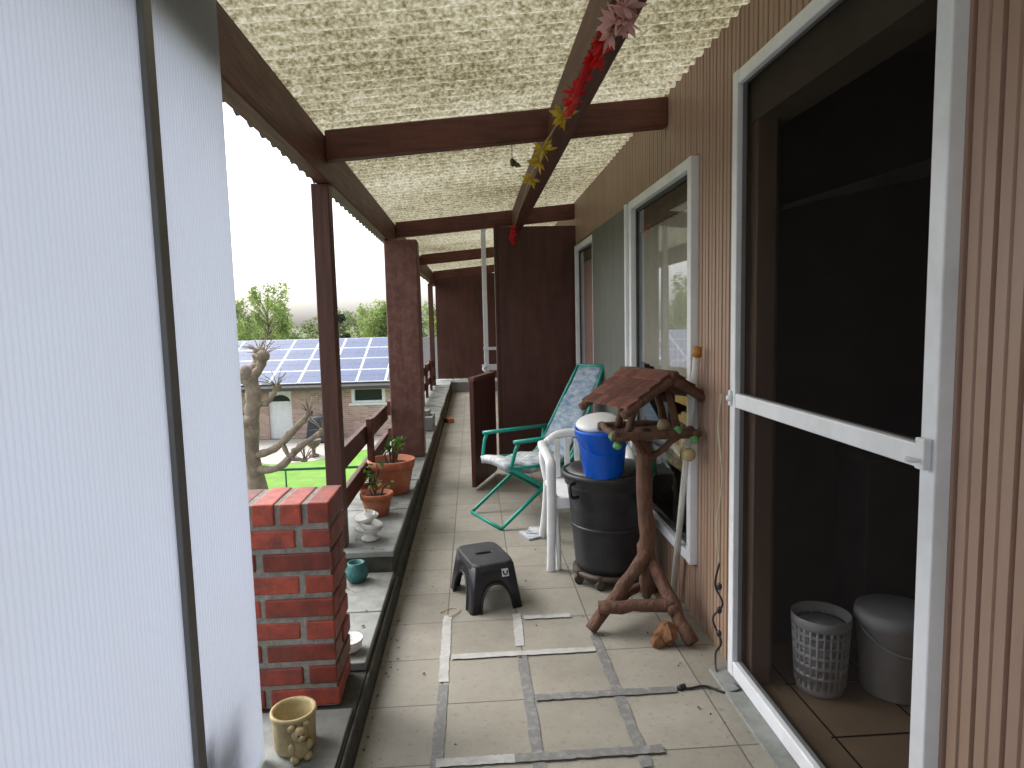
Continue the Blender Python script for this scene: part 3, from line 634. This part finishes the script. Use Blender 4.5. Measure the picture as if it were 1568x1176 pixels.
e=empty('hanging_ornament'); b=B(); b.tube([(.23,3.40,2.33),(.23,3.40,2.27)],.002,5); b.ball((.23,3.40,2.245),.012,sz=1.8); leaves(b,(.24,3.40,2.25),8,.03,.03); b.make('body',mat('dry_leaf',(.12,.12,.08),(.05,.05,.035)),e)

# ---------------------------------------------------------------- garden
GZ=-2.75
meadow=mat('meadow_ground',(.16,.17,.10),(.10,.11,.06),.4,.95,.4,detail=10)
grass=mat('lawn_grass',(.17,.36,.045),(.10,.23,.03),2.3,.9,.5,detail=10,dirt=(.22,.28,.08),dirt_scale=.8,dirt_amt=.5)
obj('ground',[(-900,-900,GZ),(900,-900,GZ),(900,900,GZ),(-900,900,GZ)],[(0,1,2,3)],meadow)
obj('lawn',[(-16,13,GZ+.004),(6,13,GZ+.004),(6,24.4,GZ+.004),(-16,24.4,GZ+.004)],[(0,1,2,3)],grass)
pv=mat('patio_concrete',(.46,.42,.38),(.38,.35,.31),3,.9,.1)
obj('added_gravel',[(-6,-8,GZ+.004),(6,-8,GZ+.004),(6,12.9,GZ+.004),(-3.2,12.9,GZ+.004),(-6,9,GZ+.004)],[(0,1,2,3,4)],mat('grey_gravel',(.30,.29,.28),(.20,.195,.19),12,.9,.4))  # unseen grey ground, added so less green light bounces up
pts=[(-16,24.3),(-16,22.6),(-10,22.4),(-7.9,21.6),(-7.2,20.6),(-6.2,19.9),(-5.0,20.2),(-4.2,21.2),(-3.4,22.0),(0,22.3),(2,22.4),(2,24.3)]
obj('patio',[(x,y_,GZ+.010) for x,y_ in pts],[tuple(range(len(pts)))],pv)
bh=empty('brick_house')
def hbrick():
    m=bpy.data.materials.new('house_brick'); nt,N,L=nodes(m); b_=N['Principled BSDF']; b_.inputs['Roughness'].default_value=.9
    tc=N.new('ShaderNodeTexCoord'); sp=N.new('ShaderNodeSeparateXYZ'); cb=N.new('ShaderNodeCombineXYZ'); L.new(tc.outputs['Object'],sp.inputs[0]); L.new(sp.outputs[0],cb.inputs[0]); L.new(sp.outputs[2],cb.inputs[1])
    br=N.new('ShaderNodeTexBrick'); br.inputs['Scale'].default_value=1; br.inputs['Brick Width'].default_value=.22; br.inputs['Row Height'].default_value=.075; br.inputs['Mortar Size'].default_value=.008
    br.inputs['Color1'].default_value=(.34,.20,.16,1); br.inputs['Color2'].default_value=(.50,.34,.29,1); br.inputs['Mortar'].default_value=(.45,.41,.38,1); L.new(cb.outputs[0],br.inputs[0]); L.new(br.outputs[0],b_.inputs['Base Color']); return m
HX0,HX1,HY0,HY1=-15,-1.35,24.5,32.5; EZ=-.72; RZ_=.80; RY=28.5
hb=hbrick()
b=B()
b.box((HX0,HY0,GZ),(-7.6,HY0+.3,EZ)); b.box((-6.75,HY0,GZ),(-4.55,HY0+.3,EZ)); b.box((-3.3,HY0,GZ),(HX1,HY0+.3,EZ))
b.box((-7.6,HY0,-.95),(-6.75,HY0+.3,EZ)); b.box((-4.55,HY0,-.88),(-3.3,HY0+.3,EZ)); b.box((-4.55,HY0,GZ),(-3.3,HY0+.3,-1.5))
b.box((HX0,HY1-.3,GZ),(HX1,HY1,EZ)); b.box((HX0,HY0+.3,GZ),(HX0+.3,HY1-.3,EZ)); b.box((HX1-.3,HY0+.3,GZ),(HX1,HY1-.3,EZ))
b.add([(HX1,HY0,EZ),(HX1,HY1,EZ),(HX1,RY,RZ_-.05)],[(0,1,2)])
b.make('walls',hb,bh)
roof_t=mat('roof_tiles',(.07,.06,.06),(.04,.035,.035),8,.7,.3)
b=B()
def rp(x,t,d=0):
    return (x,(HY0-.45)+(RY-HY0+.45)*t,(EZ-.10)+(RZ_-EZ+.10)*t+d)
b.hexa([rp(HX0-.3,0,-.1),rp(HX1+.3,0,-.1),rp(HX1+.3,1,-.1),rp(HX0-.3,1,-.1),rp(HX0-.3,0),rp(HX1+.3,0),rp(HX1+.3,1),rp(HX0-.3,1)])
b.hexa([(HX0-.3,RY+.002,RZ_-.1),(HX1+.3,RY+.002,RZ_-.1),(HX1+.3,HY1+.45,EZ-.2),(HX0-.3,HY1+.45,EZ-.2),(HX0-.3,RY+.002,RZ_),(HX1+.3,RY+.002,RZ_),(HX1+.3,HY1+.45,EZ-.1),(HX0-.3,HY1+.45,EZ-.1)])
b.make('roof',roof_t,bh)
fr=mat('panel_frame',(.65,.67,.70),(.55,.57,.6),3,.4,metal=.2)
sp_=mat('solar_cell',(.035,.065,.18),(.02,.045,.13),2,.18,0,spec=.6)
b=B(); c2_=B(); x=HX0+.1; 
while x+1.05<HX1+.2:
    for r_ in range(4):
        t0=.05+r_*.235; t1=t0+.228
        b.hexa([rp(x,t0,.04),rp(x+1.04,t0,.04),rp(x+1.04,t1,.04),rp(x,t1,.04),rp(x,t0,.07),rp(x+1.04,t0,.07),rp(x+1.04,t1,.07),rp(x,t1,.07)])
        for k in range(2):
            for g in range(3):
                u0=x+.04+g*.325; s0=t0+.008+k*.107; c2_.add([rp(u0,s0,.076),rp(u0+.318,s0,.076),rp(u0+.318,s0+.104,.076),rp(u0,s0+.104,.076)],[(0,1,2,3)])
    x+=1.06
b.make('panel_frames',fr,bh); c2_.make('solar_panels',sp_,bh)
b=B(); b.box((HX0-.3,HY0-.58,EZ-.2),(HX1+.3,HY0-.46,EZ-.08)); b.box((HX0-.2,HY0-.45,EZ-.2),(HX1+.2,HY0-.01,EZ-.15)); b.make('gutter',mat('gutter',(.07,.06,.06)),bh)
b=B(); b.box((-7.6,HY0+.1,GZ),(-6.75,HY0+.16,-.95)); b.make('door',white_alu,bh)
pts=[(-7.17+.36*math.cos(t),HY0+.09,-1.4+.28*math.sin(t)) for t in np.linspace(.15,math.pi-.15,12)]
b=B(); b.add(pts,[tuple(range(12))]); b.box((-4.55,HY0+.16,-1.5),(-3.3,HY0+.18,-.88)); b.make('panes',mat('dark_glass',(.02,.025,.03),rough=.1),bh)
b=B(); 
for a,c_ in (((-4.55,HY0+.0,-1.5),(-4.43,HY0+.15,-.88)),((-3.42,HY0+.0,-1.5),(-3.3,HY0+.15,-.88)),((-4.43,HY0+.0,-.99),(-3.42,HY0+.15,-.88)),((-4.43,HY0+.0,-1.5),(-3.42,HY0+.15,-1.41)),((-4.65,HY0-.06,-1.58),(-3.2,HY0-.01,-1.502))): b.box(a,c_)
b.make('window_frame',white_alu,bh)
e=empty('covered_barbecue'); b=B(); b.hexa([(-6.0,23.2,GZ+.02),(-4.9,23.2,GZ+.02),(-4.9,23.9,GZ+.02),(-6.0,23.9,GZ+.02),(-5.9,23.3,GZ+.85),(-5.0,23.3,GZ+.85),(-5.0,23.8,GZ+.85),(-5.9,23.8,GZ+.85)]); b.ball((-5.45,23.55,GZ+.82),.42,sx=1.1,sy=.6,sz=.45)
b.make('cover',mat('tarp',(.03,.035,.045),(.015,.02,.025),4,.5,.4),e,bevel=.05)
e=empty('garden_urn'); b=B(); b.lathe([(.16,0),(.16,.06),(.06,.1),(.06,.25),(.2,.38),(.27,.55),(.23,.55),(.001,.5)],(-5.15,20.9,GZ+.012),20); b.make('urn',mat('urn',(.14,.11,.09)),e)
e=empty('garden_fence'); b=B(); fg=mat('fence_green',(.02,.12,.08),(.015,.08,.05))
b.tube([(-12,15.5,-1.95),(-2,15.5,-1.95)],.03,8)
for i in range(9): b.tube([(-12+i*1.25,15.5,GZ),(-12+i*1.25,15.5,-1.93)],.02,8)
b.make('rails',fg,e)

def leafcloud(cs,n,size,sd=0):
    r=np.random.default_rng(sd); V=[];Fc=[]
    tot=sum(c[3]**2 for c in cs)
    for (x,y_,z,R_,fl) in [(c[0],c[1],c[2],c[3],c[4]) for c in cs]:
        k=int(n*R_**2/tot); d=r.normal(size=(k,3)); d/=np.linalg.norm(d,axis=1)[:,None]; rad=R_*r.random(k)**.45
        P=np.array([x,y_,z])+d*rad[:,None]*np.array([1,1,fl]); a=r.normal(size=(k,3)); a/=np.linalg.norm(a,axis=1)[:,None]; q_=np.cross(a,r.normal(size=(k,3))); q_/=np.linalg.norm(q_,axis=1)[:,None]
        s_=(size*r.uniform(.5,1.3,k))[:,None]
        base=len(V); quad=np.stack([P-a*s_,P+q_*s_*.6,P+a*s_,P-q_*s_*.6],1).reshape(-1,3); V+=quad.tolist(); Fc+=[(base+4*i,base+4*i+1,base+4*i+2,base+4*i+3) for i in range(k)]
    return V,Fc
bark=mat('bark',(.22,.19,.15),(.12,.10,.08),8,.9,.6)
bark_l=mat('pollard_bark',(.36,.30,.23),(.17,.135,.10),6,.9,1,bdist=.04,dirt=(.12,.10,.075),dirt_scale=5,dirt_amt=.6)
def tree(name,x,y_,h,cr,n,size,m,sd,sparse=False,narrow=1):
    r=random.Random(sd); e=empty(name); b=B()
    b.tube([(x,y_,GZ),(x+.05*h*.2,y_,GZ+h*.35),(x,y_,GZ+h*.65),(x+.02*h,y_,GZ+h*.95)],[h*.018,h*.014,h*.008,h*.003],8)
    cs=[]
    for k in range(16 if not sparse else 30):
        t=r.uniform(.28,.97); a=r.uniform(0,6.28); rad=cr*narrow*(math.sin(math.pi*min(1,(t-.15)/.95))**.8)*r.uniform(.4,1)
        p=(x+rad*math.cos(a),y_+rad*math.sin(a),GZ+h*t); b.tube([(x,y_,GZ+h*max(.2,t-.22)),((x+p[0])/2,(y_+p[1])/2,GZ+h*(t-.08)),p],[h*.006,h*.004,h*.0015],5)
        cs.append((p[0],p[1],p[2],cr*r.uniform(.16,.34) if sparse else cr*r.uniform(.22,.42),r.uniform(.9,1.4)))
    b.make('trunk',bark,e); V,Fc=leafcloud(cs,n,size,sd); obj('crown',V,Fc,m,e)
lf1=mat('spring_foliage',(.36,.46,.16),(.25,.34,.11),.8,.8,0,island=.35,transl=.5)
lf2=mat('mid_foliage',(.26,.32,.14),(.18,.23,.09),.6,.8,0,island=.4,transl=.45)
lf3=mat('conifer_foliage',(.06,.09,.05),(.035,.055,.035),.6,.8,0,island=.4)
tree('birch_tree',-15.8,52,7.2,2.3,4400,.11,lf1,1,True)
tree('garden_tree',-20.5,56,6.2,2.4,3600,.12,lf2,2,True)
tree('garden_tree',-24,50,5.8,2.6,3600,.12,lf1,3,True)
tree('birch_tree',-18.2,60,7.0,1.9,2800,.12,lf1,4,True)
tree('garden_tree',-9.0,62,5.6,3.0,4600,.14,lf1,5,True)
tree('garden_tree',-5.9,60,5.4,2.4,4000,.13,lf2,6,True)
tree('conifer_tree',-11.2,56,4.9,1.0,4000,.10,lf3,7,False,.8)
tree('garden_tree',-2.5,70,6.6,3,4000,.15,lf1,8,True)
V=[];Fc=[]; r=random.Random(11); cs=[]
for k in range(210):
    x=-95+k*.62; cs.append((x,95+r.uniform(-6,6),GZ+r.uniform(1.2,4.6)+.9*math.sin(k*.21),r.uniform(1.0,2.2),1))
V,Fc=leafcloud(cs,42000,.24,12); obj('distant_treeline',V,Fc,lf2)
cs=[(-32+k*.9,38+r.uniform(-.4,.4),GZ+1.2+r.uniform(-.2,.4),1.3,1) for k in range(40)]; V,Fc=leafcloud(cs,16000,.14,13); obj('hedge',V,Fc,lf2)
e=empty('white_house'); b=B(); b.box((-7.4,78,GZ),(-4.4,84,1.2)); b.make('walls',mat('render_white',(.6,.6,.58)),e); b=B(); b.hexa([(-7.6,77.7,1.2),(-4.2,77.7,1.2),(-4.2,84.3,1.2),(-7.6,84.3,1.2),(-7.4,80.8,2.9),(-4.4,80.8,2.9),(-4.4,81.2,2.9),(-7.4,81.2,2.9)]); b.make('roof',mat('slate',(.16,.16,.18)),e)
cs=[(-3.9+.35*math.cos(k),10.4+.5*math.sin(k*1.7),GZ+.5+.12*k,.45,.9) for k in range(8)]; V,Fc=leafcloud(cs,2600,.035,15); obj('shrub',V,Fc,leaf_m)
pt_=empty('pollarded_tree'); b=B(); tx,ty=-4.05,12.0
def limb(pts,r0,r1,n=4,knob=.0):
    P=smoothpath(pts,n); R_=[r0+(r1-r0)*i/(len(P)-1) for i in range(len(P))]; R_=[q_*random.uniform(.82,1.22) for q_ in R_]; b.tube(P,R_,10,jit=.09)
    if knob: b.ball(P[-1],knob,jit=.2,sz=.9)
    for _ in range(2): p_=random.choice(P[2:]); b.ball(p_+Vector((random.uniform(-.03,.03),random.uniform(-.05,0),random.uniform(-.03,.03))),r1*1.25,jit=.2,seg=10,rings=7)
def twigs(c,n,l):
    for _ in range(n):
        d=Vector((random.uniform(-1,1),random.uniform(-1,1),random.uniform(.1,1.2))).normalized(); c=Vector(c); b.tube([c,c+d*l*.5+Vector((0,0,.03)),c+d*l*random.uniform(.8,1.2)],[.010,.007,.004],5)
limb([(tx,ty,GZ),(tx+.05,ty,-1.6),(tx-.05,ty,-.6),(tx+.08,ty,.2),(tx+.0,ty,.6)],.19,.12,5)
for pts,r0,r1,k in [([(tx,ty,.45),(tx+.25,ty-.1,.70),(tx+.35,ty-.2,.92)],.09,.065,.12),([(tx,ty,.45),(tx-.3,ty,.65),(tx-.45,ty,.85)],.09,.06,.12),([(tx,ty,.5),(tx+.05,ty+.3,.75),(tx+.1,ty+.4,.98)],.08,.06,.11),
    ([(tx+.02,ty,-.9),(tx+.45,ty-.2,-.75),(tx+.85,ty-.3,-.40),(tx+1.15,ty-.4,-.1)],.08,.045,.07),([(tx+.02,ty,-1.15),(tx+.5,ty-.2,-1.1),(tx+.95,ty-.3,-.7),(tx+1.35,ty-.3,-.45)],.08,.045,.07),
    ([(tx,ty,-.2),(tx-.35,ty,.0),(tx-.6,ty,.3)],.08,.05,.09),([(tx+.05,ty,.0),(tx+.35,ty,.1),(tx+.5,ty,.35)],.06,.045,.08),([(tx+.6,ty-.25,-.6),(tx+.75,ty-.3,-.9),(tx+1.0,ty-.3,-.95)],.04,.03,.05)]:
    limb(pts,r0,r1,4,k); twigs(pts[-1],14,.34)
b.make('trunk',bark_l,pt_)

# ---------------------------------------------------------------- world, sun, camera
w=bpy.data.worlds.new('World'); S.world=w; w.use_nodes=True; N=w.node_tree.nodes; L=w.node_tree.links
sky=N.new('ShaderNodeTexSky'); sky.sky_type='NISHITA'; sky.sun_disc=False; sky.sun_elevation=math.radians(50); sky.sun_rotation=math.radians(300); sky.dust_density=4; sky.air_density=1.2
hs=N.new('ShaderNodeHueSaturation'); hs.inputs['Saturation'].default_value=.25; L.new(sky.outputs[0],hs.inputs['Color']); hs.inputs['Value'].default_value=2.9
L.new(hs.outputs[0],N['Background'].inputs[0]); N['Background'].inputs[1].default_value=.15
ld=bpy.data.lights.new('sun','SUN'); ld.energy=1.0; ld.angle=math.radians(25); ld.color=(1,.98,.95); lo=bpy.data.objects.new('sun',ld); S.collection.objects.link(lo)
az_=math.radians(300); el=math.radians(50); d=Vector((math.sin(az_)*math.cos(el),math.cos(az_)*math.cos(el),math.sin(el))); lo.rotation_euler=d.to_track_quat('Z','Y').to_euler()
S.view_settings.view_transform='Standard'; S.view_settings.look='None'; S.view_settings.exposure=0
cd=bpy.data.cameras.new('camera'); cam=bpy.data.objects.new('camera',cd); S.collection.objects.link(cam); S.camera=cam
cd.sensor_width=36; cd.lens=36*1000/1568; cd.clip_end=3000; cd.clip_start=.05
yaw=math.radians(3.4); p=math.radians(5.6)
D_=Vector((math.sin(yaw)*math.cos(p),math.cos(yaw)*math.cos(p),-math.sin(p))); Rr=Vector((math.cos(yaw),-math.sin(yaw),0)); Uu=Rr.cross(D_)
k=.024; R2=(Rr-k*Uu).normalized(); U2=(Uu+k*Rr).normalized()
M3=Matrix((R2,U2,-D_)).transposed(); cam.matrix_world=Matrix.Translation((0,0,1.45))@M3.to_4x4()
